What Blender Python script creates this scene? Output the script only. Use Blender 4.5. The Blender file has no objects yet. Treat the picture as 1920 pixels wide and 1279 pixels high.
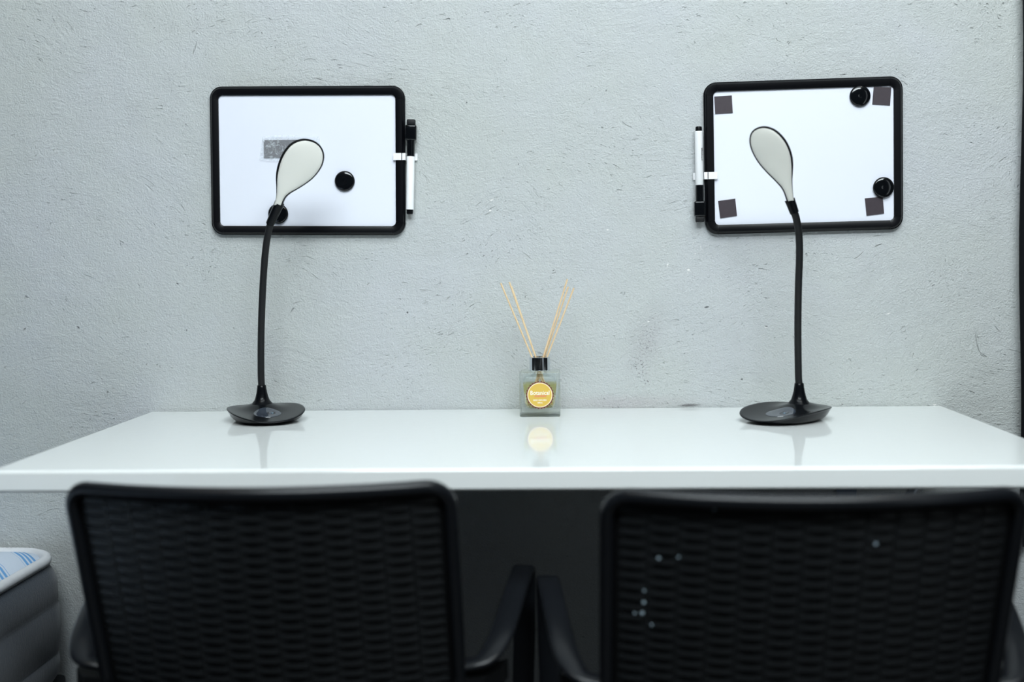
import bpy, bmesh, math, random
from mathutils import Vector, Matrix
random.seed(7)
sc = bpy.context.scene
COL = sc.collection

# ------------------------------------------------------------------ camera
FPX, CX, CY = 2133.33, 960.0, 639.5
PSI, THE, RHO, CZ, CD = 0.0486, 0.0707, -0.0139, 1.0211, 2.0692
cf = Vector((-math.sin(PSI)*math.cos(THE), math.cos(PSI)*math.cos(THE), -math.sin(THE)))
r0 = Vector((math.cos(PSI), math.sin(PSI), 0)); u0 = r0.cross(cf)
cr = r0*math.cos(RHO) + u0*math.sin(RHO); cu = u0*math.cos(RHO) - r0*math.sin(RHO)
CAM = Vector((0, -CD, CZ))
cam_d = bpy.data.cameras.new('camera'); cam = bpy.data.objects.new('camera', cam_d); COL.objects.link(cam)
m = Matrix((( cr.x, cu.x, -cf.x, CAM.x), (cr.y, cu.y, -cf.y, CAM.y), (cr.z, cu.z, -cf.z, CAM.z), (0, 0, 0, 1)))
cam.matrix_world = m
cam_d.lens = 40; cam_d.sensor_width = 36; cam_d.clip_start = 0.05
cam_d.dof.use_dof = True; cam_d.dof.focus_distance = 2.03; cam_d.dof.aperture_fstop = 2.2
sc.camera = cam

def U(px, py, Y):
    d = cf*FPX + cr*(px-CX) - cu*(py-CY)
    t = (Y - CAM.y)/d.y
    return CAM + d*t
def UZ(px, py, Z):
    d = cf*FPX + cr*(px-CX) - cu*(py-CY)
    t = (Z - CAM.z)/d.z
    return CAM + d*t

# ------------------------------------------------------------------ world, lights, exposure
w = bpy.data.worlds.new('world'); sc.world = w; w.use_nodes = True
w.node_tree.nodes['Background'].inputs[0].default_value = (0.72, 0.86, 1.0, 1)
w.node_tree.nodes['Background'].inputs[1].default_value = 0.006
def area(name, loc, target, sx, sy, power, color):
    l = bpy.data.lights.new(name, 'AREA'); l.shape = 'RECTANGLE'; l.size = sx; l.size_y = sy
    l.energy = power; l.color = color
    o = bpy.data.objects.new(name, l); COL.objects.link(o); o.location = loc
    o.rotation_euler = (Vector(target)-Vector(loc)).to_track_quat('-Z', 'Y').to_euler()
    return o
area('ceiling_panel_light', (0.22, -1.2, 2.72), (0.12, -0.35, 0.9), 2.0, 0.7, 34, (0.875, 0.965, 1.0))
area('ceiling_panel_light', (0.2, -2.4, 2.66), (0.1, -0.3, 0.9), 2.0, 0.6, 72, (0.875, 0.965, 1.0))
area('streak_light', (1.9, -2.7, 1.25), (0.1, -0.2, 1.1), 0.35, 2.2, 3, (0.85, 0.95, 1.0))  # added tall light, stretched down to reflect as a streak in chrome and marker caps
for bx_ in (-1.12, 1.10):
    bl = bpy.data.lights.new('downlight', 'POINT'); bl.energy = 2.5; bl.color = (1, 0.68, 0.35); bl.shadow_soft_size = 0.03
    bo = bpy.data.objects.new('downlight', bl); COL.objects.link(bo); bo.location = (bx_, -1.4, 2.6)
sc.view_settings.view_transform = 'Standard'; sc.view_settings.look = 'None'
sc.view_settings.gamma = 1; sc.view_settings.use_curve_mapping = False
sc.view_settings.exposure = 0.01

# ------------------------------------------------------------------ materials
def lin(r, g, b):
    f = lambda c: ((c/255+0.055)/1.055)**2.4 if c > 10 else c/255/12.92
    return (f(r), f(g), f(b), 1)
class NT:
    def __init__(s, name):
        s.m = bpy.data.materials.new(name); s.m.use_nodes = True; s.t = s.m.node_tree
        s.b = s.t.nodes['Principled BSDF']; s.out = s.t.nodes['Material Output']
        s._tc = None
    def n(s, typ, **kw):
        x = s.t.nodes.new(typ)
        for k, v in kw.items(): setattr(x, k, v)
        return x
    def l(s, a, b): s.t.links.new(a, b)
    def tc(s, which='Object'):
        if not s._tc: s._tc = s.n('ShaderNodeTexCoord')
        return s._tc.outputs[which]
    def setv(s, inp, v):
        if hasattr(v, 'is_linked') or hasattr(v, 'links'): s.l(v, inp)
        else: inp.default_value = v
    def math(s, op, a, b=0.0, clamp=False, c=None):
        x = s.n('ShaderNodeMath', operation=op, use_clamp=clamp)
        s.setv(x.inputs[0], a); s.setv(x.inputs[1], b)
        if c is not None: s.setv(x.inputs[2], c)
        return x.outputs[0]
    def noise(s, scale, detail=2, rough=0.5, vec=None, dist=0.0):
        x = s.n('ShaderNodeTexNoise'); x.inputs['Scale'].default_value = scale
        x.inputs['Detail'].default_value = detail; x.inputs['Roughness'].default_value = rough
        x.inputs['Distortion'].default_value = dist
        s.l(vec if vec is not None else s.tc(), x.inputs['Vector']); return x.outputs[0]
    def mapping(s, vec=None, loc=(0,0,0), rot=(0,0,0), scale=(1,1,1)):
        x = s.n('ShaderNodeMapping'); s.l(vec if vec is not None else s.tc(), x.inputs['Vector'])
        x.inputs['Location'].default_value = loc; x.inputs['Rotation'].default_value = rot; x.inputs['Scale'].default_value = scale
        return x.outputs[0]
    def ramp(s, fac, a, b, smooth=True):
        x = s.n('ShaderNodeMapRange'); x.interpolation_type = 'SMOOTHSTEP' if smooth else 'LINEAR'
        x.inputs['From Min'].default_value = a; x.inputs['From Max'].default_value = b
        s.l(fac, x.inputs['Value']); return x.outputs[0]
    def mix(s, fac, a, b):
        x = s.n('ShaderNodeMix', data_type='RGBA'); s.setv(x.inputs[0], fac)
        s.setv(x.inputs[6], a); s.setv(x.inputs[7], b); return x.outputs[2]
    def bump(s, h, dist, strength=1.0, normal=None):
        x = s.n('ShaderNodeBump'); x.inputs['Distance'].default_value = dist; x.inputs['Strength'].default_value = strength
        s.l(h, x.inputs['Height'])
        if normal is not None: s.l(normal, x.inputs['Normal'])
        return x.outputs[0]
def simple(name, col, rough=0.5, metal=0.0, spec=0.5, coat=0.0, nscale=60, var=0.08, bump=0.0, bscale=400):
    t = NT(name); b = t.b
    nz = t.noise(nscale, 3)
    dark = tuple(c*(1-var) for c in col[:3])+(1,); lite = tuple(min(1, c*(1+var)) for c in col[:3])+(1,)
    t.l(t.mix(nz, dark, lite), b.inputs['Base Color'])
    b.inputs['Roughness'].default_value = rough; b.inputs['Metallic'].default_value = metal
    b.inputs['Specular IOR Level'].default_value = spec; b.inputs['Coat Weight'].default_value = coat
    b.inputs['Coat Roughness'].default_value = 0.05
    if bump: t.l(t.bump(t.noise(bscale, 2), bump), b.inputs['Normal'])
    return t.m
BLACK_FRAME = simple('black_frame_plastic', lin(9, 10, 14), 0.3, spec=0.25)
BLACK_GLOSS = simple('black_gloss_plastic', lin(12, 14, 17), 0.09, spec=0.5, coat=0.0)
BLACK_BASE = simple('lamp_black_plastic', lin(13, 15, 18), 0.2, spec=0.13)
BLACK_RUBBER = simple('black_rubber', lin(22, 23, 25), 0.55, spec=0.3, bump=0.0002, bscale=900)
WHITEBOARD = simple('whiteboard_enamel', lin(234, 237, 248), 0.3, spec=0.3, var=0.01, nscale=8)
WHITE_PLASTIC = simple('white_plastic', lin(246, 246, 248), 0.35, var=0.01)
WHITE_BARREL = simple('marker_white', lin(244, 245, 247), 0.35, var=0.01)
MAGNET_TAPE = simple('magnet_tape', lin(62, 54, 60), 0.5, spec=0.4, var=0.15, nscale=120)
CHAIR_FRAME = simple('chair_black_plastic', lin(20, 22, 26), 0.28, spec=0.35)
CHAIR_WEAVE = simple('chair_woven_plastic', lin(27, 29, 31), 0.42, spec=0.4, var=0.25, nscale=30)
CHAIR_FLAT = simple('chair_flange_plastic', lin(10, 11, 13), 0.6, spec=0.2)
CHROME = simple('chrome', lin(215, 220, 225), 0.08, metal=1.0, var=0.01)
STEEL = simple('bracket_steel', lin(120, 132, 150), 0.3, metal=0.8)
REED = None
def reed_mat():
    t = NT('reed_wood'); v = t.mapping(scale=(900, 900, 12)); nz = t.noise(1.0, 3, vec=v)
    t.l(t.mix(nz, lin(206, 164, 112), lin(252, 232, 196)), t.b.inputs['Base Color']); t.b.inputs['Roughness'].default_value = 0.65
    return t.m
REED = reed_mat()

def wall_mat():
    t = NT('painted_plaster'); P = t.tc()
    sep = t.n('ShaderNodeSeparateXYZ'); t.l(P, sep.inputs[0]); X, Z = sep.outputs[0], sep.outputs[2]
    def blob(px, py, rx, ry, ang=0.0, soft=0.6):
        c = U(px, py, 0)
        k = 2.069/2133.0
        dx = t.math('SUBTRACT', X, c.x); dz = t.math('SUBTRACT', Z, c.z)
        ca, sa = math.cos(ang), math.sin(ang)
        a = t.math('MULTIPLY_ADD', dx, ca/(rx*k), c=t.math('MULTIPLY', dz, sa/(rx*k)))
        b = t.math('MULTIPLY_ADD', dx, -sa/(ry*k), c=t.math('MULTIPLY', dz, ca/(ry*k)))
        r = t.math('SQRT', t.math('ADD', t.math('MULTIPLY', a, a), t.math('MULTIPLY', b, b)))
        x = t.n('ShaderNodeMapRange'); x.interpolation_type = 'SMOOTHSTEP'
        x.inputs['From Min'].default_value = 1.0; x.inputs['From Max'].default_value = 1.0-soft
        t.l(r, x.inputs['Value']); return x.outputs[0]
    # base paint: large soft variation between bluish and greenish grey
    big = t.ramp(t.noise(2.2, 3, 0.6), 0.35, 0.68)
    col = t.mix(big, lin(191, 195, 193), lin(195, 198, 202))
    mid = t.ramp(t.noise(9, 4, 0.6), 0.3, 0.8)
    col = t.mix(t.math('MULTIPLY', mid, 0.35), col, lin(188, 192, 190))
    # relief: fine sand grain + trowel ridges + short gouges
    grain = t.noise(330, 3, 0.6)
    g2 = t.noise(130, 3, 0.65, dist=0.4)
    warp = t.n('ShaderNodeTexNoise'); warp.inputs['Scale'].default_value = 3.0; t.l(P, warp.inputs['Vector'])
    wv = t.n('ShaderNodeVectorMath', operation='MULTIPLY_ADD'); t.l(warp.outputs['Color'], wv.inputs[0])
    wv.inputs[1].default_value = (0.35, 0.0, 0.35); t.l(P, wv.inputs[2])
    ridges = t.noise(1.0, 4, 0.62, vec=t.mapping(vec=wv.outputs[0], rot=(0, math.radians(35), 0), scale=(34, 34, 120)))
    gm = t.noise(1.0, 2, 0.5, vec=t.mapping(vec=wv.outputs[0], rot=(0, math.radians(35), 0), scale=(70, 70, 250)), dist=0.7)
    gmask = t.ramp(t.noise(7, 3, 0.6), 0.45, 0.6)
    gouge = t.math('MULTIPLY', t.ramp(gm, 0.66, 0.74), gmask)
    gv = t.noise(1.0, 2, 0.5, vec=t.mapping(vec=wv.outputs[0], rot=(0, math.radians(-50), 0), scale=(74, 74, 260)), dist=0.7)
    gouge2 = t.math('MULTIPLY', t.ramp(gv, 0.68, 0.75), t.ramp(t.noise(5, 2, 0.5), 0.5, 0.62))
    cut = t.math('MAXIMUM', gouge, gouge2)
    pit = t.ramp(t.noise(60, 2, 0.5), 0.79, 0.83)
    cut = t.math('MAXIMUM', cut, pit)
    h = t.math('MULTIPLY_ADD', grain, 0.62, c=t.math('MULTIPLY', g2, 0.55))
    h = t.math('MULTIPLY_ADD', ridges, 0.42, c=h)
    h = t.math('MULTIPLY_ADD', cut, -0.9, c=h)
    h = t.math('MULTIPLY_ADD', t.noise(16, 2, 0.5), 1.2, c=h)
    nrm = t.bump(h, 0.0030, 1.0)
    col = t.mix(t.math('MULTIPLY', cut, 0.2), col, lin(112, 118, 114))
    # stains
    sp = t.ramp(t.noise(260, 2, 0.6), 0.56, 0.62)
    sp2 = t.ramp(t.noise(190, 2, 0.7), 0.60, 0.66)
    st = t.math('MAXIMUM', blob(1197, 688, 24, 34, 0.3, 0.9), t.math('MULTIPLY', blob(1215, 640, 30, 60, -0.25, 0.95), 0.6))
    st = t.math('MAXIMUM', st, blob(1212, 714, 18, 10, -0.4, 0.8))
    col = t.mix(t.math('MULTIPLY', t.math('MULTIPLY', st, sp), 0.75), col, lin(92, 88, 90))
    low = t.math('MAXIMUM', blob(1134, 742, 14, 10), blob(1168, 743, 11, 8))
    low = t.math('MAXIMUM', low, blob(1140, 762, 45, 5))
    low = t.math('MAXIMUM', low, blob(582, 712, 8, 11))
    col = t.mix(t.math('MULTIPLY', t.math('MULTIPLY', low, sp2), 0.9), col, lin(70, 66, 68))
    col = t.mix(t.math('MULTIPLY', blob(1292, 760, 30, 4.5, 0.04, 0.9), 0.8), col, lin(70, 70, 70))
    col = t.mix(t.math('MULTIPLY', blob(1212, 640, 52, 105, -0.3, 1.0), 0.16), col, lin(140, 128, 140))
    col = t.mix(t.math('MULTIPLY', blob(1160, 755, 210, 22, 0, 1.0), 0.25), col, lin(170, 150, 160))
    scf = blob(1325, 576, 6, 2.2, 0.2, 0.6)
    for a in ((1437, 612, 3.2, 1.6, 0), (1391, 711, 3, 2, 0), (764, 586, 2.5, 2.5, 0), (333, 532, 4, 1.6, -.5), (147, 614, 4, 2, -.8),
              (202, 735, 2.5, 2, 0), (350, 619, 1.8, 1.8, 0), (875, 192, 2.2, 1.6, 0), (972, 308, 1.4, 1.6, 0)):
        scf = t.math('MAXIMUM', scf, blob(*a))
    col = t.mix(t.math('MULTIPLY', scf, 0.85), col, lin(62, 64, 66))
    # white chips of bare plaster
    wm = t.math('MAXIMUM', blob(1225, 474, 42, 13, 0.1, 0.9), blob(1295, 495, 24, 34, 0, 0.9))
    wm = t.math('MAXIMUM', wm, blob(1310, 466, 40, 26, 0, 0.95))
    wsp = t.ramp(t.noise(230, 2, 0.6), 0.64, 0.68)
    wm = t.math('MULTIPLY', wm, wsp)
    for a in ((1252, 497, 1.3, 5, -.2), (1139, 431, 3, 1.6, 0), (1291, 506, 3.5, 3, 0), (922, 375, 5, 2, .5), (919, 395, 3, 1.5, .2), (1666, 588, 5, 1.6, .3), (1436, 614, 3.5, 1.4, 0),
              (1216, 603, 3, 1.5, 0), (1752, 759, 4, 2, 0), (929, 541, 2.4, 1.2, 0), (1000, 512, 1.4, 1.4, 0)):
        wm = t.math('MAXIMUM', wm, blob(*a))
    col = t.mix(t.math('MULTIPLY', wm, 0.85), col, lin(240, 238, 236))
    t.l(col, t.b.inputs['Base Color']); t.l(nrm, t.b.inputs['Normal'])
    t.b.inputs['Roughness'].default_value = 0.62; t.b.inputs['Specular IOR Level'].default_value = 0.35
    return t.m
WALL = wall_mat()
def table_mat():
    t = NT('white_quartz')
    sp = t.ramp(t.noise(420, 2, 0.5), 0.62, 0.72)
    col = t.mix(t.math('MULTIPLY', sp, 0.35), lin(238, 241, 240), lin(222, 226, 224))
    t.l(col, t.b.inputs['Base Color']); t.b.inputs['Roughness'].default_value = 0.06
    t.b.inputs['Specular IOR Level'].default_value = 0.5
    t.l(t.bump(t.noise(60, 3), 0.00006), t.b.inputs['Normal'])
    return t.m
QUARTZ = table_mat()
FLOOR = simple('dark_floor', lin(24, 24, 24), 0.5, var=0.2, nscale=6)
CEIL = simple('ceiling_paint', lin(200, 205, 205), 0.8, var=0.03)
CURTAIN = simple('black_curtain_cloth', lin(20, 22, 26), 0.85, spec=0.2, bump=0.0004, bscale=600)
PASTE = simple('diffuser_plastic', lin(222, 224, 220), 0.35, var=0.02, nscale=10)
def diffuser_mat():
    t = NT('lamp_diffuser'); b = t.b
    t.l(t.mix(t.noise(14, 2), lin(228, 228, 221), lin(238, 237, 230)), b.inputs['Base Color'])
    b.inputs['Roughness'].default_value = 0.42
    b.inputs['Subsurface Weight'].default_value = 0.25; b.inputs['Subsurface Radius'].default_value = (0.01, 0.01, 0.01); b.inputs['Subsurface Scale'].default_value = 0.6
    return t.m
DIFF = diffuser_mat()
def glass_mat(name, col, rough=0.0, ior=1.5):
    t = NT(name); b = t.b
    b.inputs['Base Color'].default_value = col; b.inputs['Roughness'].default_value = rough
    b.inputs['Transmission Weight'].default_value = 1.0; b.inputs['IOR'].default_value = ior
    # let daylight through the clear glass: shadow softening by mixing with plain transparency everywhere
    tr = t.n('ShaderNodeBsdfTransparent'); tr.inputs[0].default_value = col
    mx = t.n('ShaderNodeMixShader'); mx.inputs[0].default_value = 0.6
    t.l(b.outputs[0], mx.inputs[1]); t.l(tr.outputs[0], mx.inputs[2]); t.l(mx.outputs[0], t.out.inputs[0])
    nz = t.noise(30, 2); t.l(t.bump(nz, 0.0003), b.inputs['Normal'])
    return t.m
GLASS = glass_mat('bottle_glass', (0.96, 0.985, 0.98, 1))
OIL = glass_mat('fragrance_oil', (0.92, 0.86, 0.52, 1), 0.0, 1.36)
def film_mat():
    t = NT('clear_plastic_film'); b = t.b
    b.inputs['Base Color'].default_value = lin(235, 242, 248); b.inputs['Roughness'].default_value = 0.12
    tr = t.n('ShaderNodeBsdfTransparent'); mx = t.n('ShaderNodeMixShader')
    k = t.ramp(t.noise(70, 4, 0.7, dist=1.5), 0.45, 0.75)
    t.l(t.math('MULTIPLY_ADD', k, 0.5, c=0.2), mx.inputs[0])
    t.l(tr.outputs[0], mx.inputs[1]); t.l(b.outputs[0], mx.inputs[2]); t.l(mx.outputs[0], t.out.inputs[0])
    t.l(t.bump(t.noise(90, 3, 0.6, dist=1.0), 0.0008), b.inputs['Normal'])
    return t.m
FILM = film_mat()
def flat(name, c, rough=0.5): return simple(name, lin(*c), rough, var=0.03)
L_BROWN = flat('label_brown', (112, 52, 44)); L_CREAM = flat('label_cream', (250, 236, 205))
L_YEL = flat('label_yellow', (222, 186, 84)); L_WHITE = flat('label_white', (252, 250, 240)); L_PINK = flat('label_pink', (232, 120, 110))
INK = flat('black_ink', (40, 40, 48)); PANEL = simple('touch_panel_gloss', lin(58, 64, 74), 0.06, spec=0.7, var=0.03)
ICON = flat('touch_icon', (22, 24, 28), 0.3); LED = simple('indicator_lens', lin(150, 175, 190), 0.1, metal=0.6)
FLECK = flat('pale_fleck', (150, 168, 180))

# ------------------------------------------------------------------ mesh helpers
def mobj(name, bm, mat, parent=None, smooth=True, angle=40):
    me = bpy.data.meshes.new(name); bmesh.ops.recalc_face_normals(bm, faces=bm.faces[:]); bm.to_mesh(me); bm.free()
    me.materials.append(mat)
    if smooth:
        me.polygons.foreach_set('use_smooth', [True]*len(me.polygons))
        me.set_sharp_from_angle(angle=math.radians(angle))
    o = bpy.data.objects.new(name, me); COL.objects.link(o)
    if parent: o.parent = parent
    return o
def tag(o, label, cat, group=None):
    o['label'] = label; o['category'] = cat
    if group: o['group'] = group
    return o
def thing(name, label, cat, loc=(0, 0, 0), rot=(0, 0, 0), group=None):
    o = bpy.data.objects.new(name, None); COL.objects.link(o); o.empty_display_size = 0.02
    o.location = loc; o.rotation_euler = rot; return tag(o, label, cat, group)
def struct(o): o['kind'] = 'structure'; return o
def loft(bm, loops, closed=True, cap0=True, cap1=True):
    rows = [[bm.verts.new(p) for p in lp] for lp in loops]
    n = len(rows[0])
    for a, b in zip(rows, rows[1:]):
        for i in range(n if closed else n-1):
            j = (i+1) % n
            bm.faces.new((a[i], a[j], b[j], b[i]))
    if cap0: bm.faces.new(rows[0][::-1])
    if cap1: bm.faces.new(rows[-1])
    return rows
def box(bm, x0, x1, y0, y1, z0, z1, bev=0.0, seg=2):
    tmp = bmesh.new(); bmesh.ops.create_cube(tmp, size=1)
    for v in tmp.verts: v.co = Vector(((x0+x1)/2+v.co.x*(x1-x0), (y0+y1)/2+v.co.y*(y1-y0), (z0+z1)/2+v.co.z*(z1-z0)))
    if bev: bmesh.ops.bevel(tmp, geom=tmp.edges[:], offset=bev, segments=seg, profile=0.5, affect='EDGES')
    me = bpy.data.meshes.new('t'); tmp.to_mesh(me); tmp.free(); bm.from_mesh(me); bpy.data.meshes.remove(me)
    return bm
def lathe(bm, prof, n=40, axis='Z', c=(0, 0, 0)):
    loops = []
    c = Vector(c)
    for r, h in prof:
        lp = []
        for i in range(n):
            a = 2*math.pi*i/n
            if axis == 'Z': lp.append(c+Vector((r*math.cos(a), r*math.sin(a), h)))
            else: lp.append(c+Vector((r*math.cos(a), -h, r*math.sin(a))))
        loops.append(lp)
    loft(bm, loops); return bm
def crom(pts, sub=8):
    P = [Vector(p) for p in pts]; P = [P[0]*2-P[1]]+P+[P[-1]*2-P[-2]]; out = []
    for i in range(1, len(P)-2):
        a, b, c, d = P[i-1:i+3]
        for k in range(sub):
            t = k/sub
            out.append(0.5*((2*b)+(c-a)*t+(2*a-5*b+4*c-d)*t*t+(3*b-a-3*c+d)*t**3))
    out.append(P[-2]); return out
def tube(bm, path, rad, n=14, flat=None):
    """round tube along path; rad = number or function of 0..1"""
    P = [Vector(p) for p in path]; N = len(P); loops = []; up = None
    for i, p in enumerate(P):
        T = (P[min(i+1, N-1)]-P[max(i-1, 0)]).normalized()
        if up is None:
            up = Vector((0, 1, 0)) if abs(T.y) < 0.9 else Vector((1, 0, 0))
        up = (up-T*up.dot(T)).normalized(); s = T.cross(up)
        r = rad(i/(N-1)) if callable(rad) else rad
        loops.append([p+up*(math.cos(2*math.pi*k/n)*r)+s*(math.sin(2*math.pi*k/n)*r) for k in range(n)])
    loft(bm, loops); return bm
def ribbon(bm, path, wd, th, edge=0.35):
    P = [Vector(p) for p in path]; N = len(P); loops = []; side = Vector((1, 0, 0))
    for i, p in enumerate(P):
        T = (P[min(i+1, N-1)]-P[max(i-1, 0)]).normalized()
        h = Vector((T.x, T.y, 0))
        if h.length > 0.35:
            s2 = h.normalized().cross(Vector((0, 0, 1)))
            side = s2
        s = (side-T*side.dot(T)).normalized(); nn = s.cross(T)
        W = wd/2; H = th/2; e = th*edge
        prof = [(-W, -H+e), (-W+e, -H), (W-e, -H), (W, -H+e), (W, H-e), (W-e, H), (-W+e, H), (-W, H-e)]
        loops.append([p+s*a+nn*b for a, b in prof])
    loft(bm, loops); return bm
def rrect(w, h, r, n=8):
    """rounded rectangle points in (x,z), counter-clockwise from the right-bottom corner; each corner has n+1 points"""
    out = []
    for cx, cz, a0 in ((w/2-r, -h/2+r, -90), (w/2-r, h/2-r, 0), (-w/2+r, h/2-r, 90), (-w/2+r, -h/2+r, 180)):
        for i in range(n+1):
            a = math.radians(a0+90*i/n); out.append((cx+r*math.cos(a), cz+r*math.sin(a)))
    return out
def text_mesh(name, body, size, mat, parent, loc, rot, extrude=0.0001, shear=0.0, xs=1.0, bold=0.0):
    c = bpy.data.curves.new(name, 'FONT'); c.body = body; c.size = size; c.align_x = 'CENTER'; c.align_y = 'CENTER'
    c.extrude = extrude; c.shear = shear; c.offset = bold; c.resolution_u = 4
    o = bpy.data.objects.new(name, c); COL.objects.link(o)
    dg = bpy.context.evaluated_depsgraph_get(); me = bpy.data.meshes.new_from_object(o.evaluated_get(dg))
    bpy.data.objects.remove(o); bpy.data.curves.remove(c)
    me.name = name; me.materials.clear(); me.materials.append(mat)
    o = bpy.data.objects.new(name, me); COL.objects.link(o)
    o.parent = parent; o.location = loc; o.rotation_euler = rot; o.scale = (xs, 1, 1)
    return o

# ------------------------------------------------------------------ setting
bm = bmesh.new(); box(bm, -2.9, 2.7, 0.0, 0.15, 0, 2.8); struct(mobj('wall_back', bm, WALL, smooth=False))
bm = bmesh.new(); box(bm, -2.9, 2.7, -4.6, 0.15, -0.1, 0.0); struct(mobj('floor', bm, FLOOR, smooth=False))
bm = bmesh.new(); box(bm, -2.9, 2.7, -4.6, 0.15, 2.8, 2.9); struct(mobj('ceiling', bm, CEIL, smooth=False))

# ------------------------------------------------------------------ table: one stone slab on wall brackets
TXL, TXR, TYF = -0.7753, 0.6726, -0.60
tb = thing('desk', 'white polished stone desk top fixed along the grey wall', 'desk', (0, 0, 0.72))
bm = bmesh.new(); box(bm, TXL, TXR, TYF, -0.0015, 0.0, 0.03, 0.005, 8)
mobj('desktop', bm, QUARTZ, tb, smooth=False)
def bracket(px):
    x = U(px, 925, -0.1).x
    bm = bmesh.new()
    box(bm, x-.018, x+.018, -0.48, -0.004, -0.008, -0.0005, 0.001, 1)
    box(bm, x-.018, x+.018, -0.010, -0.001, -0.36, -0.008, 0.001, 1)
    a = Vector((x, -0.44, -0.008)); b = Vector((x, -0.008, -0.34))
    tube(bm, [a, b], 0.007, 8)
    return mobj('wall_bracket', bm, STEEL, tb)
bracket(1612); bracket(395)

# ------------------------------------------------------------------ whiteboards
K = 2.055/2133.0
def board(label, tl, tr, br, bl, clip_px, clip_side):
    c = [U(p[0], p[1], -0.013) for p in (tl, tr, br, bl)]
    ctr = (c[0]+c[1]+c[2]+c[3])/4
    wd = ((c[1]-c[0]).length+(c[2]-c[3]).length)/2; ht = ((c[0]-c[3]).length+(c[1]-c[2]).length)/2
    e = (c[1]-c[0])+(c[2]-c[3]); g = (c[0]-c[3])+(c[1]-c[2])
    ang = -(math.atan2(e.z, e.x)+math.atan2(-g.x, g.z))/2
    root = thing('whiteboard', label, 'whiteboard', (ctr.x, 0, ctr.z), (0, ang, 0))
    r = 0.022; fw = 0.0165
    O = rrect(wd, ht, r); I = rrect(wd-2*fw, ht-2*fw, 0.008)
    O2 = rrect(wd-0.004, ht-0.004, r-0.002); O3 = rrect(wd-0.010, ht-0.010, r-0.005)
    prof = lambda i: [(O[i][0], -0.0012, O[i][1]), (O[i][0], -0.0085, O[i][1]), (O2[i][0], -0.0098, O2[i][1]),
                      (O2[i][0]*0.998, -0.0112, O2[i][1]*0.998), (O3[i][0], -0.0135, O3[i][1]),
                      (I[i][0]+(O3[i][0]-I[i][0])*0.15, -0.0135, I[i][1]+(O3[i][1]-I[i][1])*0.15), (I[i][0], -0.0125, I[i][1]), (I[i][0], -0.0095, I[i][1]), (I[i][0], -0.0012, I[i][1])]
    n = 9
    for k in range(4):
        bm = bmesh.new(); loft(bm, [prof(k*n+i) for i in range(n)]); mobj('frame_corner', bm, BLACK_FRAME, root)
        a, b = k*n+n-1, ((k+1) % 4)*n
        pa, pb = [Vector(p) for p in prof(a)], [Vector(p) for p in prof(b)]
        d = (pb[0]-pa[0]).normalized()*0.0003
        bm = bmesh.new(); loft(bm, [[p+d for p in pa], [p-d for p in pb]]); mobj('frame_rail', bm, BLACK_FRAME, root)
    bm = bmesh.new(); L = rrect(wd-2*fw+0.0, ht-2*fw+0.0, 0.008)
    loft(bm, [[(x*1.01, -0.002, z*1.01) for x, z in L], [(x*1.01, -0.0096, z*1.01) for x, z in L]])
    mobj('panel', bm, WHITEBOARD, root)
    # white marker clip: a folded plastic strip over the frame edge
    (x0, y0), (x1, y1) = clip_px
    mi = root.matrix_basis.inverted() if False else (Matrix.Translation(root.location) @ Matrix.Rotation(ang, 4, 'Y')).inverted()
    p0 = mi @ U(x0, (y0+y1)/2, -0.016); p1 = mi @ U(x1, (y0+y1)/2, -0.016); hh = abs(y1-y0)*K/2
    bm = bmesh.new(); s = 1 if p1.x > 0 else -1
    inn, out = (p0, p1) if s > 0 else (p1, p0)
    box(bm, min(inn.x, s*(wd/2-.004)), max(inn.x, s*(wd/2-.004)), -0.0155, -0.0138, p0.z-hh, p0.z+hh, 0.0003, 1)
    if True:
        xa, xb = sorted((s*(wd/2-.006), s*(wd/2+.0015)))
        box(bm, xa, xb, -0.0155, -0.0138, p0.z-hh, p0.z+hh, 0.0003, 1)
        xa, xb = sorted((s*(wd/2+.0003), s*(wd/2+.0018)))
        box(bm, xa, xb, -0.0150, -0.0022, p0.z-hh, p0.z+hh, 0.0003, 1)
        xa, xb = sorted((s*(wd/2+.0005), out.x))
        box(bm, xa, xb, -0.0045, -0.0025, p0.z-hh, p0.z+hh, 0.0003, 1)
    mobj('marker_clip', bm, WHITE_PLASTIC, root)
    return root
B1 = board('small black framed whiteboard hung level, with a dark strip in a plastic sleeve on it',
           (392, 160.5), (757, 161), (760.5, 441), (395.5, 440.5), ((737, 287), (781, 300)), 1)
B2 = board('small black framed whiteboard hung askew, with dark adhesive squares in its corners',
           (1319.5, 153.5), (1692, 142.5), (1696.5, 431), (1323.5, 438.5), ((1301, 323.6), (1346, 336.7)), -1)

def magnet(px, py, label, y0=-0.0098):
    p = U(px, py, y0-0.006); R = 0.0183
    o = thing('button_magnet', label, 'magnet', (p.x, y0, p.z))
    bm = bmesh.new()
    lathe(bm, [(R*.93, 0.0002), (R*.98, .0008), (R, .0022), (R*.985, .0038), (R*.94, .0048)], 48, 'Y'); mobj('rim', bm, BLACK_FRAME, o)
    bm = bmesh.new()
    lathe(bm, [(R*.93, .0043), (R*.92, .0050), (R*.85, .0056), (R*.6, .0062), (R*.4, .0064), (R*.22, .0065), (R*.17, .0063), (R*.05, .0062)], 48, 'Y')
    mobj('cap', bm, BLACK_GLOSS, o, angle=60)
    return o
magnet(645.6, 339.3, 'glossy black round magnet standing alone on the level whiteboard')
magnet(520.6, 400.6, 'glossy black round magnet partly hidden behind the lamp neck at the level whiteboard')
magnet(1613.5, 179.5, 'glossy black round magnet at top of the askew whiteboard beside a dark square')
magnet(1657.4, 351.3, 'glossy black round magnet at lower right of the askew whiteboard, touching a dark square', y0=-0.0112)

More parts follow.
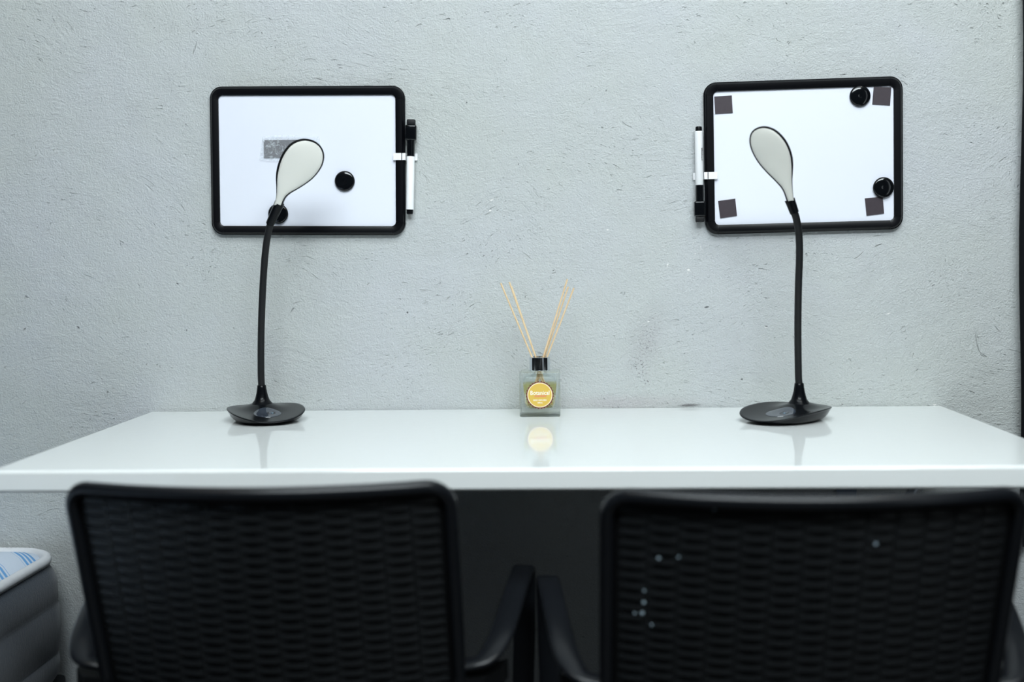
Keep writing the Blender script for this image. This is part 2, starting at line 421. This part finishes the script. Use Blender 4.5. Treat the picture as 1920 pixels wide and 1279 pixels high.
def square(pts, label):
    c = [U(x, y, -0.0105) for x, y in pts]
    o_ = sum(c, Vector())/4
    bm = bmesh.new()
    loft(bm, [[(p.x-o_.x, 0.0, p.z-o_.z) for p in c], [(p.x-o_.x, -0.0011, p.z-o_.z) for p in c]])
    o = mobj('adhesive_square', bm, MAGNET_TAPE, smooth=False); o.location = (o_.x, -0.0098, o_.z)
    return tag(o, label, 'adhesive square')
def cp(l): return [(1290+x/3.876, 130+y/3.876) for x, y in l]
square(cp([(191, 198), (318, 190), (325, 317), (198, 325)]), 'dark brown adhesive square in the top left corner of the askew whiteboard')
square(cp([(1350, 127), (1477, 130), (1468, 262), (1339, 255)]), 'dark brown adhesive square in the top right corner of the askew whiteboard')
square(cp([(1285, 938), (1415, 925), (1425, 1048), (1298, 1065)]), 'dark brown adhesive square under the lower black magnet of the askew whiteboard')
square(cp([(219, 957), (343, 940), (356, 1065), (234, 1083)]), 'dark brown adhesive square in the bottom left corner of the askew whiteboard')
# dark strip in a clear sleeve
c = [U(x, y, -0.0105) for x, y in ((494.6, 263), (566, 262), (566, 296), (495, 296.3))]
o_ = sum(c, Vector())/4; bm = bmesh.new()
loft(bm, [[(p.x-o_.x, 0.0, p.z-o_.z) for p in c], [(p.x-o_.x, -0.0012, p.z-o_.z) for p in c]])
o = mobj('magnet_strip', bm, MAGNET_TAPE, smooth=False); o.location = (o_.x, -0.0102, o_.z)
tag(o, 'dark magnetic strip inside the clear sleeve on the level whiteboard', 'magnet strip')
out = [(487, 300), (490, 278), (492.5, 257), (515, 254.5), (545, 254), (575, 254.5), (598, 256), (603, 280), (600, 304), (570, 306), (535, 306), (520, 303)]
cc = U(545, 280, -0.0105); bm = bmesh.new()
front = []
def sleeve_layer(bm, y, amp):
    rings = []
    for s_ in (1.0, 0.93, 0.8, 0.6, 0.35, 0.1):
        lp = []
        for i in range(48):
            f = i/48*len(out); a = out[int(f)]; b = out[(int(f)+1) % len(out)]; q = f-int(f)
            px_, py_ = a[0]+(b[0]-a[0])*q, a[1]+(b[1]-a[1])*q
            p = U(545+(px_-545)*s_, 280+(py_-280)*s_, -0.0105)-cc
            lp.append((p.x, y-(random.random()*amp if s_ < 1 else amp*0.3), p.z))
        rings.append(lp)
    loft(bm, rings, cap0=False)
sleeve_layer(bm, -0.0021, 0.0009)
o = mobj('plastic_sleeve', bm, FILM, smooth=True, angle=25); o.location = (cc.x, -0.0102, cc.z)
tag(o, 'crumpled clear plastic sleeve behind the lamp head on the level whiteboard', 'plastic sleeve')

# ------------------------------------------------------------------ markers
def marker(label, top_px, bot_px, flip, text=False):
    """axis from the plug end to the cap end; modelled along local z"""
    a = U(top_px[0], top_px[1], -0.013); b = U(bot_px[0], bot_px[1], -0.013)
    d = b-a; L = d.length; ang = math.atan2(d.x, d.z)
    root = thing('marker_pen', label, 'marker', (a.x, -0.0125, a.z), (0, ang, 0))
    s = L/0.172; R = 0.0072
    bm = bmesh.new(); lathe(bm, [(.0035, 0), (.0054, .0006), (.0058, .003), (.0058, .0088*s)], 28); mobj('end_plug', bm, BLACK_FRAME, root)
    bm = bmesh.new(); lathe(bm, [(R*.93, .0086*s), (R, .0092*s), (R, .1045*s), (R*.94, .1052*s)], 28); mobj('barrel', bm, WHITE_BARREL, root)
    bm = bmesh.new(); lathe(bm, [(R*.9, .105*s), (R*.98, .1055*s), (R, .115*s), (R*.98, .162*s), (R*.9, .1625*s)], 28); mobj('cap', bm, BLACK_GLOSS, root)
    bm = bmesh.new(); box(bm, -.0102, .0102, -.0078, .0078, .134*s, .162*s, .003, 3); mobj('eraser_holder', bm, BLACK_GLOSS, root)
    bm = bmesh.new(); box(bm, -.0076, .0076, -.006, .006, .1615*s, .172*s, .002, 2); mobj('eraser', bm, BLACK_RUBBER, root)
    if text:
        text_mesh('print', 'Whiteboard', 0.0045, INK, root, (0.0042*(-1 if flip else 1), -R+0.0011, .050*s), (math.pi/2, -math.pi/2, 0), 0.0004)
    return root
marker('black capped white marker standing cap up at the side of the level whiteboard', (768.3, 402), (771, 224), False)
marker('black capped white marker hanging cap down at the side of the askew whiteboard', (1310, 237), (1312.5, 416.5), True, text=True)

# ------------------------------------------------------------------ desk lamps
def lamp(label, base_c, rot, collar, path_px, head_px, neck_i, Yneck, slope, sh=(0, 0)):
    """base_c (x,y), rot about z, collar world (x,y); path_px: (px,py,Y); head outline px"""
    root = thing('desk_lamp', label, 'desk lamp', (base_c[0], base_c[1], 0.75))
    O = Vector((base_c[0], base_c[1], 0.75)); Rz = Matrix.Rotation(rot, 4, 'Z')
    a_, b_ = 0.0655, 0.083
    def foot(th, s):
        c_, s_ = math.cos(th), math.sin(th); e = 0.86
        x = a_*s*math.copysign(abs(c_)**e, c_); y = b_*s*math.copysign(abs(s_)**e, s_)
        return x, y
    def ztop(u, v):
        wing = u*u*0.0095*(1-0.12*v); z = 0.0125+0.005*v+wing*(1.0)
        z += 0.0140*math.exp(-((u/0.42)**2)-((v-0.46)/0.42)**2)
        return z
    N = 64; loops = []
    for s in (0.74, 0.78):
        loops.append([(foot(2*math.pi*i/N, s)[0], foot(2*math.pi*i/N, s)[1], 0.0022) for i in range(N)])
    for s, k in ((0.84, 0.10), (0.91, 0.38), (0.965, 0.78), (0.99, 0.95)):
        lp = []
        for i in range(N):
            x, y = foot(2*math.pi*i/N, s); x1, y1 = foot(2*math.pi*i/N, 1)
            zt = ztop(x1/a_, y1/b_)-0.0015
            lp.append((x, y, 0.0025+(zt-0.0025)*k))
        loops.append(lp)
    for s in (1.0, 0.995, 0.98, 0.93, 0.85, 0.75, 0.65, 0.55, 0.45, 0.35, 0.25, 0.15, 0.06):
        lp = []
        for i in range(N):
            x, y = foot(2*math.pi*i/N, s); z = ztop(x/a_, y/b_)
            if s > 0.99: z -= 0.0007
            if s == 1.0: z -= 0.0009
            lp.append((x, y, z))
        loops.append(lp)
    bm = bmesh.new(); loft(bm, [[Rz @ Vector(p) for p in lp] for lp in loops]); mobj('base', bm, BLACK_BASE, root, angle=55)
    # rubber pads
    for sx, sy in ((-1, -1), (1, -1), (-1, 1), (1, 1)):
        bm = bmesh.new(); lathe(bm, [(.0055, 0.0), (.006, .0004), (.006, .0030)], 20, c=Rz @ Vector((sx*.028, sy*.036, 0))); mobj('foot', bm, BLACK_RUBBER, root)
    # touch panel oval following the top
    pc = (0.0, -0.18)
    loops = []
    for s, dz in ((1.0, -.0005), (0.985, .0004), (0.9, .0007), (.7, .0009), (.4, .0010), (.1, .0010)):
        lp = []
        for i in range(40):
            th = 2*math.pi*i/40; x = 0.0235*s*math.cos(th); y = pc[1]*b_+0.026*s*math.sin(th)
            lp.append(Rz @ Vector((x, y, ztop(x/a_, y/b_)+dz)))
        loops.append(lp)
    bm = bmesh.new(); loft(bm, loops, cap0=False); tp = mobj('touch_panel', bm, PANEL, root)
    def onpan(x, y, up): return Rz @ Vector((x, pc[1]*b_+y, ztop(x/a_, (pc[1]*b_+y)/b_)+up))
    bm = bmesh.new()
    for r1, r2, x0 in ((.0052, .0070, .007),):
        ring = [[onpan(x0+r*math.cos(t), r*math.sin(t)*1.2, .0012) for t in [math.radians(130+280*k/24) for k in range(25)]] for r in (r1, r2)]
        loft(bm, ring, closed=False, cap0=False, cap1=False)
    mobj('power_symbol', bm, ICON, tp)
    bm = bmesh.new(); p = onpan(.008, -0.001, .0011)
    lathe(bm, [(.0024, -.0003), (.0022, .0006), (.001, .0011)], 16, c=p); mobj('indicator', bm, LED, tp)
    # collar
    cl = Vector((collar[0], collar[1], 0))-Vector((O.x, O.y, 0))
    zb = 0.75+0.0265-O.z; zt = U(path_px[0][0], path_px[0][1], collar[1]).z-O.z
    H = zt-zb
    pr = [(.0215, -.006), (.0160, 0.001), (.0132, .14*H), (.0113, .32*H), (.0094, .56*H), (.0082, .8*H), (.0077, H-.001), (.0068, H)]
    bm = bmesh.new(); lathe(bm, [(r, zb+h) for r, h in pr], 32, c=(cl.x, cl.y, 0)); mobj('collar', bm, BLACK_BASE, root, angle=50)
    # gooseneck
    pts = [Vector((cl.x, cl.y, zt-0.004))]+[U(x, y, Y)-O for x, y, Y in path_px[1:]]
    path = crom(pts, 10)
    bm = bmesh.new(); tube(bm, path, 0.0060, 16); mobj('gooseneck', bm, BLACK_RUBBER, root)
    # head
    ymax = max(p[1] for p in head_px)
    def HP(px, py, off=0.0):
        Y = Yneck-slope*(ymax-py)/120.0
        return U(px, py, Y)+Vector((0, off, 0))-O
    pts = crom([(x, y, 0) for x, y in head_px], 4); pts2 = [(p.x, p.y) for p in pts]
    cxm = sum(p[0] for p in pts2)/len(pts2); cym = sum(p[1] for p in pts2)/len(pts2)
    # axis from the neck to the crown, for insetting
    def inset(k, off, d, sx=0, sy=0):
        n = len(pts2); lp = []
        for i in range(n):
            x, y = pts2[i]; xa, ya = pts2[i-1] if i else pts2[0]; xb, yb = pts2[(i+1)] if i < n-1 else pts2[-1]
            tx, ty = xb-xa, yb-ya; l = math.hypot(tx, ty) or 1; nx, ny = -ty/l, tx/l
            lp.append(HP(x+nx*d+sx, y+ny*d+sy, off))
        return lp
    def scaled(k, off):
        nk = ((head_px[0][0]+head_px[-1][0])/2, (head_px[0][1]+head_px[-1][1])/2)
        # shrink towards a spine running from the neck to the wide end
        lp = []
        ax, ay = cxm-nk[0], cym-nk[1]; L = math.hypot(ax, ay); ax /= L; ay /= L
        for x, y in pts2:
            t = (x-nk[0])*ax+(y-nk[1])*ay; t2 = min(max(t, 4), L*1.12); sx, sy = nk[0]+ax*t2, nk[1]+ay*t2
            lp.append(HP(sx+(x-sx)*k, sy+(y-sy)*k, off))
        return lp
    bm = bmesh.new()
    loft(bm, [scaled(.05, .0125), scaled(.4, .0118), scaled(.7, .0095), scaled(.9, .006), inset(0, .002, 0.3), inset(0, -.0015, 0), inset(0, -.0032, 0.6), inset(0, -.0034, 2.0), scaled(.88, -.0005)])
    mobj('head_shell', bm, BLACK_FRAME, root, angle=50)
    bm = bmesh.new()
    loft(bm, [inset(0, -.0020, 2.9, *sh), inset(0, -.0040, 3.4, *sh), scaled(.84, -.0052), scaled(.72, -.0064), scaled(.5, -.0074), scaled(.28, -.0079), scaled(.06, -.0080)], cap0=False)
    mobj('diffuser', bm, DIFF, root, angle=70)
    # socket between gooseneck and head
    nk = ((head_px[0][0]+head_px[-1][0])/2, (head_px[0][1]+head_px[-1][1])/2)
    a = path[-1]; b = HP(nk[0], nk[1])+Vector((0, .001, 0)); d = (b-a)
    bm = bmesh.new(); tube(bm, [a-d*0.15, a+d*.0, a+d*.5, b, b+d*0.22], lambda t: .0070+.0016*t, 18)
    mobj('socket', bm, BLACK_BASE, root)
    return root
L_head = [(513.8, 385), (518.0, 370), (518.3, 349.5), (517.5, 333.8), (519, 318), (523.8, 301), (531.6, 285), (542.6, 271), (556.6, 262.7), (572, 260), (588, 263.5), (599, 271), (606, 282), (608, 294.7), (605, 309), (597, 323), (586, 335.4), (574, 344.8), (558, 355), (542.6, 364), (534, 373), (528, 389)]
cL = U(491.5, 755, -0.092); rl = math.radians(24)
lamp('black gooseneck desk lamp in front of the level whiteboard, head tilted right', (cL.x+.040*math.sin(rl), cL.y-.040*math.cos(rl)), rl, (cL.x, cL.y),
     [(491, 722, -.092), (489.5, 700, -.092), (489.5, 640, -.094), (491, 580, -.097), (494.5, 510, -.102), (499, 460, -.110), (504, 432, -.118), (508, 416, -.124)],
     L_head, 0, -0.135, 0.03, (1.2, 1.3))
R_head = [(1488.5, 377), (1486, 354), (1485.6, 336), (1487, 310), (1485, 290), (1477, 269), (1465, 252.5), (1450, 241), (1432, 236.5), (1416, 241), (1407, 251), (1405, 267), (1410, 285), (1421.6, 305.4), (1437, 323.5), (1455, 341.6), (1468, 357), (1476, 379)]
R_head = R_head[::-1]
R_head = R_head
cR = U(1498.3, 748, -0.144)
rr = math.radians(-44)
bx = cR.x-0.040*math.sin(-rr); by = cR.y-0.040*math.cos(rr)
lamp('black gooseneck desk lamp in front of the askew whiteboard, base turned aside', (bx, by), rr, (cR.x, cR.y),
     [(1497.5, 718, -.144), (1497, 700, -.144), (1496, 620, -.146), (1497, 540, -.149), (1499, 480, -.155), (1498, 440, -.163), (1493.5, 412, -.170), (1489, 397, -.174)],
     [(x, y) for x, y in R_head], 0, -0.175, 0.055, (-1.2, 1.1))

# ------------------------------------------------------------------ reed diffuser
p = UZ(1012.5, 782.3, 0.75)
bw, bd, bh = 0.0705, 0.062, 0.0775
DC = Vector((p.x, p.y+bd/2, 0.75))
df = thing('reed_diffuser', 'square glass reed diffuser with yellow round label on the white desk', 'reed diffuser', DC)
def sq(w_, d_, z, r=.004, n=5): return [(x, y, z) for x, y in rrect(w_, d_, r, n)]
bm = bmesh.new()
loft(bm, [sq(bw-.003, bd-.003, 0), sq(bw, bd, .0015), sq(bw, bd, bh-.010), sq(bw, bd, bh-.004), sq(bw-.002, bd-.002, bh-.0012), sq(bw-.010, bd-.010, bh),
          sq(.034, .034, bh+.0005, .0168), sq(.032, .032, bh+.004, .0158), sq(.022, .022, bh+.004, .0105),
          sq(.022, .022, bh-.004, .0105), sq(bw-.018, bd-.014, bh-.008, .006), sq(bw-.012, bd-.010, bh-.014, .006), sq(bw-.018, bd-.014, .022, .008), sq(bw-.026, bd-.022, .0145, .009), sq(bw-.04, bd-.036, .0135, .009)])
mobj('bottle', bm, GLASS, df, angle=35)
bm = bmesh.new()
loft(bm, [sq(bw-.041, bd-.037, .0138, .008), sq(bw-.0265, bd-.0225, .0149, .008), sq(bw-.0188, bd-.0148, .0222, .007), sq(bw-.0130, bd-.0110, .0555, .006), sq(bw-.0130, bd-.0110, .0565, .006)])
mobj('oil', bm, OIL, df, angle=35)
bm = bmesh.new()
loft(bm, [sq(.0358, .0358, bh+.0012, .0178, 8), sq(.0364, .0364, bh+.002, .0181, 8), sq(.0364, .0364, bh+.0238, .0181, 8), sq(.0352, .0352, bh+.0246, .0175, 8), sq(.024, .024, bh+.0246, .0119, 8), sq(.0236, .0236, bh+.0105, .0117, 8), sq(.0335, .0335, bh+.0045, .0166, 8)])
mobj('collar', bm, CHROME, df, angle=20)
# label
lx = (1012.8-1012.5)*K; lz = U(1012.8, 740.8, DC.y-bd/2).z-0.75
yf = -bd/2-0.0002
k2 = 1.96/2133
def disc(name, r, y, mat, par, teeth=0):
    n = 2*teeth if teeth else 64; bm = bmesh.new(); lp = []
    for i in range(n):
        a = 2*math.pi*i/n; q = r*(1.0 if (not teeth or i % 2) else 0.915)
        lp.append((lx+q*math.cos(a), lz+q*math.sin(a)))
    loft(bm, [[(x, y, z) for x, z in lp], [(x, y-.00022, z) for x, z in lp]]); return mobj(name, bm, mat, par, smooth=False)
lab = disc('label', 26.8*k2, yf, L_BROWN, df, 28)
disc('cream_ring', 23.5*k2, yf-.0002, L_CREAM, lab)
disc('yellow_disc', 22.0*k2, yf-.0004, L_YEL, lab)
ty = yf-.00075
RX = (math.pi/2, 0, 0)
text_mesh('lettering', 'Botanical', .0103, L_WHITE, lab, (lx, ty, lz+3.9*k2), RX, .0001, xs=0.90, bold=.00008)
text_mesh('lettering', 'scented', .0066, L_PINK, lab, (lx+.0003, ty, lz-1.6*k2), RX, .0001, shear=0.35, bold=.00008)
text_mesh('lettering', 'REED DIFFUSER', .0034, L_WHITE, lab, (lx, ty, lz-9.8*k2), RX, .0001, bold=.00005)
text_mesh('lettering', '100mL', .0034, L_WHITE, lab, (lx, ty, lz-14.6*k2), RX, .0001, bold=.00005)
# reeds: (tip px, py, collar px, depth at tip, bottom px)
reeds = [((939, 531), 1000.5, -.006, .006, 'outermost left-leaning'), ((955, 529), 1007, -.012, .012, ''), ((959, 537), 1002.5, .004, .002, ''),
         ((1063.8, 523.6), 1016.5, -.004, .008, ''), ((1065.5, 538), 1018, .010, -.004, ''), ((1076, 540), 1022.5, -.010, .010, '')]
names = ['leftmost of the pale reeds in the diffuser', 'taller inner reed of the left-leaning reeds in the diffuser', 'shorter reed tight behind the inner left-leaning reed',
         'tallest right-leaning reed of the diffuser', 'darker right-leaning reed just behind the tallest one', 'rightmost of the pale reeds in the diffuser']
yc = DC.y
for i, ((tx, tyy), cxp, dt, db, _) in enumerate(reeds):
    top = U(tx, tyy, yc+dt*1.6); col_ = U(1011.5+(cxp-1011.5)*0.72, 671, yc+dt*0.45)
    d = (col_-top).normalized()
    t = (0.75+0.0155-col_.z)/d.z
    bot = col_+d*t
    # stay inside the bottle
    bot.x = max(min(bot.x, DC.x+.0215), DC.x-.0215); bot.y = max(min(bot.y, DC.y+.018), DC.y-.018)
    bm = bmesh.new(); tube(bm, [top-bot, (col_-bot), (0, 0, 0)] if False else [top-bot, Vector((0, 0, 0))], 0.0015, 10)
    o = mobj('reed', bm, REED); o.location = bot
    tag(o, names[i], 'reed', 'reeds in the diffuser bottle')

# ------------------------------------------------------------------ chairs
HW = 0.2285; ZT = 0.775; SAG = 0.052; SLP = 0.33
def back_y(x, z):
    return SLP*(ZT-z)*(1 if z > 0.5 else 1) - SAG*(1-(x/HW)**2)
def build_chair(label):
    root = thing('armchair', label, 'chair')
    # outer tube of the back
    r = 0.026; pts = []
    zb = 0.47
    L = [(-HW+.008, zb), (-HW+.008, 0.6), (-HW+.008, 0.7), (-HW+.008, ZT-.008-r)]
    for i in range(1, 7):
        a = math.radians(180-90*i/7); L.append((-HW+.008+r+r*math.cos(a), ZT-.008-r+r*math.sin(a)))
    top = [(-HW+.008+r+(2*HW-.016-2*r)*i/16, ZT-.008) for i in range(17)]
    left = L; right = [(-x, z) for x, z in L[::-1]]
    path = [Vector((x, back_y(x, z), z)) for x, z in left+top+right]
    bm = bmesh.new(); tube(bm, path, 0.0085, 14); bf = mobj('back_frame', bm, CHAIR_FRAME, root, angle=60)
    # flange inside the tube
    bm = bmesh.new(); A, B = [], []
    inn = 0.024
    for x, z in left+top+right:
        A.append((x, z)); q = (HW-inn)/(HW-.008)
        B.append((x*q, min(z, ZT-0.008) if z < ZT-.035 else min(z, ZT-0.0215)))
    for off in (0,):
        l1 = [Vector((x, back_y(x, z)+.003, z)) for x, z in A]; l2 = [Vector((x, back_y(x, z)+.003, z)) for x, z in B]
        l3 = [Vector((p.x, p.y+.004, p.z)) for p in l2]; l4 = [Vector((p.x, p.y+.004, p.z)) for p in l1]
        loops = [[a, b, c_, d_] for a, b, c_, d_ in zip(l1, l2, l3, l4)]
        loft(bm, loops)
    mobj('inner_flange', bm, CHAIR_FLAT, bf)
    # uprights of the weave and the strands
    iw = HW-inn+.004; ncol = 13; cw = 2*iw/ncol; z1 = ZT-.022; z0 = 0.475; pitch = 0.0066
    for k in range(1, ncol):
        x = -iw+cw*k
        bm = bmesh.new(); path = [Vector((x, back_y(x, z)+.004, z)) for z in (z0, .55, .62, .69, z1)]
        tube(bm, path, .0022, 6); mobj('stake', bm, CHAIR_WEAVE, bf)
    n = int((z1-z0)/pitch)
    base_mesh = {}
    for i in range(n):
        zc = z1-pitch*(i+.5); bm = bmesh.new(); loops = []
        for j in range(ncol*4+1):
            x = -iw+2*iw*j/(ncol*4); ph = math.sin(math.pi*(x+iw)/cw+math.pi*(i % 2))
            ph = math.copysign(abs(ph)**0.6, ph)
            yo = .004-.0017*ph; hz = pitch*0.64
            y = back_y(x, zc)+yo
            loops.append([(x, y+SLP*(-hz)+.0000, zc+hz), (x, y-.0012, zc+hz*.4), (x, y-.0012, zc-hz*.4), (x, y+SLP*hz, zc-hz), (x, y+.0012, zc)])
        loft(bm, loops); mobj('strand', bm, CHAIR_WEAVE, bf)
    # thin backing cloth of the back
    # arms with front legs in one flat band, both sides
    yb = SLP*(ZT-0.535)
    for s in (-1, 1):
        pth = [(s*.222, yb+.010, .524), (s*.250, yb+.012, .531), (s*.266, yb+.040, .545), (s*.275, yb+.085, .561), (s*.285, .235, .582), (s*.291, .285, .590), (s*.2925, .304, .585), (s*.2925, .312, .567), (s*.292, .312, .53), (s*.289, .305, .42), (s*.284, .297, .25), (s*.280, .292, .0)]
        bm = bmesh.new(); ribbon(bm, crom(pth, 6), .031, .010); mobj('arm', bm, CHAIR_FRAME, root, angle=50)
        bm = bmesh.new(); loft(bm, [[(s*a, yb+b, z_) for a, b in ((.214, -.004), (.250, .002), (.270, .028), (.276, .070), (.262, .060), (.236, .034), (.214, .020))] for z_ in (.488, .512)])
        mobj('arm_bracket', bm, CHAIR_FLAT, root, smooth=False)
        # rear leg
        pth = [(s*.220, SLP*(ZT-.48), .480), (s*.222, .098, .43), (s*.228, .07, .25), (s*.236, .02, 0.0)]
        bm = bmesh.new(); tube(bm, crom(pth, 5), .0125, 12); mobj('leg', bm, CHAIR_FRAME, root, angle=60)
    # seat
    bm = bmesh.new(); loops = []
    for dz, k in ((-.022, .94), (-.018, 1.0), (-.002, 1.0), (0.0, .985), (-.004, .8), (-.008, .5), (-.010, .1)):
        loops.append([(x*k, .305+y*k, .440+dz) for x, y in rrect(.37, .38, .07, 7)])
    loft(bm, loops); mobj('seat', bm, CHAIR_FRAME, root, angle=50)
    for s in (-1, 1):
        bm = bmesh.new(); tube(bm, [(s*.16, .13, .412), (s*.16, .47, .412)], .009, 10); mobj('seat_rail', bm, CHAIR_FRAME, root)
        bm = bmesh.new(); tube(bm, [(s*.291, .303, .412), (s*.15, .303, .412)], .009, 10); mobj('side_rail', bm, CHAIR_FRAME, root)
    bm = bmesh.new(); tube(bm, [(-.222, .115, .475), (.222, .115, .475)], .011, 10); mobj('lower_back_rail', bm, CHAIR_FRAME, root)
    return root
ch1 = build_chair('black woven back armchair tucked under the desk, nearer the mattress')
D1, D2 = 1.275, 1.222
c1 = U(483.5, 908, -CD+D1); ch1.location = (c1.x, -CD+D1, c1.z-ZT)
def copy_tree(o, parent=None):
    c = o.copy(); COL.objects.link(c)
    if parent: c.parent = parent
    for k in list(o.children): copy_tree(k, c)
    return c
ch2 = copy_tree(ch1)
c2 = U(1524.5, 909, -CD+D2); ch2.location = (c2.x, -CD+D2, c2.z-ZT)
tag(ch2, 'black woven back armchair with pale flecks, nearer the black curtain', 'chair')
for c_ in (ch1, ch2): c_['group'] = 'woven armchairs at the desk'; c_.location.z = 0
bf2 = [k for k in ch2.children if k.name.startswith('back_frame')][0]
for px, py, rr_ in ((1235, 1047, 4), (1272, 1045, 3), (1208, 1108, 3), (1207, 1130, 4), (1204, 1150, 4.5), (1190, 1150, 3), (1339, 955, 4), (1642, 1020, 4), (1222, 1172, 3)):
    # march to the back surface
    d = cf*FPX+cr*(px-CX)-cu*(py-CY); t = 0.0
    for it in range(400):
        t = 0.0002+it*0.000002
        p = CAM+d*(1.10+it*0.001)/FPX-ch2.location
        if p.y > back_y(p.x, p.z)-.0022: break
    bm = bmesh.new(); R = rr_*1.25/2133*0.8
    lathe(bm, [(R*.8, 0), (R, .0003), (R*.7, .0009), (R*.1, .0011)], 10, 'Y', c=p); mobj('fleck', bm, FLECK, bf2)

# ------------------------------------------------------------------ mattress on a bed base
def mattress_top_mat():
    t = NT('mattress_top_cloth'); P = t.tc()
    sep = t.n('ShaderNodeSeparateXYZ'); t.l(P, sep.inputs[0])
    a = UZ(33, 1038, .495); b = UZ(65, 1060, .495); c3 = UZ(4, 1080, .495)
    d = (b-a); d.z = 0; d.normalize(); nrm = Vector((-d.y, d.x, 0))
    v = t.math('MULTIPLY_ADD', sep.outputs[0], nrm.x, c=t.math('MULTIPLY', sep.outputs[1], nrm.y))
    o0 = nrm.dot(a-Vector(MC)); per = abs(nrm.dot(c3-a))
    v = t.math('SUBTRACT', v, o0)
    fr = t.math('PINGPONG', v, per/2)
    inb = t.math('LESS_THAN', fr, .013)
    fine = t.math('GREATER_THAN', t.math('SINE', t.math('MULTIPLY', v, 2*math.pi/.0085)), -.2)
    col = t.mix(t.math('MULTIPLY', inb, t.math('MULTIPLY', fine, 0.95)), lin(206, 217, 232), lin(96, 158, 214))
    t.l(col, t.b.inputs['Base Color']); t.b.inputs['Roughness'].default_value = .85
    t.l(t.bump(t.noise(500, 2), .0008), t.b.inputs['Normal']); return t.m
MC = (-1.436, -0.985, 0.26)
def side_mat():
    t = NT('mattress_side_cloth')
    nz = t.noise(1.0, 4, .65, vec=t.mapping(scale=(500, 500, 40)))
    t.l(t.mix(nz, lin(24, 33, 44), lin(48, 64, 82)), t.b.inputs['Base Color']); t.b.inputs['Roughness'].default_value = .6
    t.b.inputs['Sheen Weight'].default_value = .3
    t.l(t.bump(nz, .0008), t.b.inputs['Normal']); return t.m
TAPE = simple('mattress_tape_cloth', lin(222, 224, 228), .9, var=.05, bump=.0006, bscale=700)
mt = thing('mattress', 'dark blue sided mattress with white striped top and white edge tape', 'mattress', MC)
mw, md, mh = 1.0, 1.95, 0.235
bm = bmesh.new(); loops = []
def ml(dx, z, r=.09): return [(x, y, z) for x, y in rrect(mw-2*dx, md-2*dx, r-min(dx, .04), 12)]
for dx, z in ((.03, 0), (.008, .004), (-.003, .02), (-.005, .04), (-.004, .056), (-.002, .060), (-.0045, .064), (-.009, .105), (-.0075, .146), (-.0045, .152), (-.0065, .158), (-.006, .190), (-.001, .205), (.008, .220), (.016, .228)): loops.append(ml(dx, z))
loft(bm, loops); mobj('side_panel', bm, side_mat(), mt, angle=70)
bm = bmesh.new(); loops = [ml(.020, .226), ml(.024, .233), ml(.05, .2405), ml(.12, .2425), ml(.3, .243)]
loft(bm, loops, cap0=True); mobj('top_panel', bm, mattress_top_mat(), mt, angle=70)
bm = bmesh.new(); cyc = ml(.012, .229); rows = []
n = len(cyc); P = [Vector(p) for p in cyc]
dense = []
for i in range(n):
    a, b = P[i], P[(i+1) % n]; m_ = max(1, int((b-a).length/.004))
    for k in range(m_): dense.append(a+(b-a)*(k/m_))
N = len(dense)
for i, p in enumerate(dense):
    T = (dense[(i+1) % N]-dense[i-1]).normalized(); s = T.cross(Vector((0, 0, 1)))
    k = 1.0+.06*(i % 2)
    rows.append([p+s*(math.cos(a)*.010*k)+Vector((0, 0, math.sin(a)*.0095*k)) for a in [2*math.pi*q/8 for q in range(8)]])
rr_ = [[bm.verts.new(v) for v in r] for r in rows]
for i in range(N):
    a, b = rr_[i], rr_[(i+1) % N]
    for k in range(8): bm.faces.new((a[k], a[(k+1) % 8], b[(k+1) % 8], b[k]))
mobj('edge_tape', bm, TAPE, mt, angle=80)
bb = thing('bed_base', 'dark bed base under the blue sided mattress', 'bed base', (MC[0], MC[1], 0))
bm = bmesh.new(); box(bm, -.49, .49, -.965, .965, .08, .259, .01, 2); mobj('box_frame', bm, simple('bed_base_cloth', lin(40, 44, 50), .8), bb)
for sx in (-1, 1):
    for sy in (-1, 1):
        bm = bmesh.new(); lathe(bm, [(.018, 0), (.026, .085)], 16, c=(sx*.42, sy*.89, 0)); mobj('leg', bm, BLACK_FRAME, bb)

# ------------------------------------------------------------------ black curtain at the right
xe = U(1914, 400, -0.03).x; ct = thing('curtain', 'black cloth curtain hanging at the right end of the wall', 'curtain', (xe+.25, -.035, .50))
bm = bmesh.new(); loops = []
for z in [i*.08 for i in range(28)]:
    f, bk = [], []
    for i in range(61):
        x = -.25+i/60*.55; y = .018*math.sin(i*.62+math.sin(z*2)*.5)+.004*math.sin(i*.3+z*3)
        edge = (.006*math.sin(z*4.0)+.004*math.sin(z*9)+max(0, .10-z)*.12)*(1-i/60)
        f.append((x+edge, y-.002, z)); bk.append((x+edge, y+.002, z))
    loops.append(f+bk[::-1])
loft(bm, loops); mobj('drape', bm, CURTAIN, ct, angle=80)
bm = bmesh.new(); tube(bm, [(-.30, 0, 2.165), (.40, 0, 2.165)], .012, 12); mobj('rod', bm, STEEL, ct)
for x in (-.27, .37):
    bm = bmesh.new(); tube(bm, [(x, 0, 2.165), (x, .034, 2.165)], .006, 8); mobj('rod_bracket', bm, STEEL, ct)
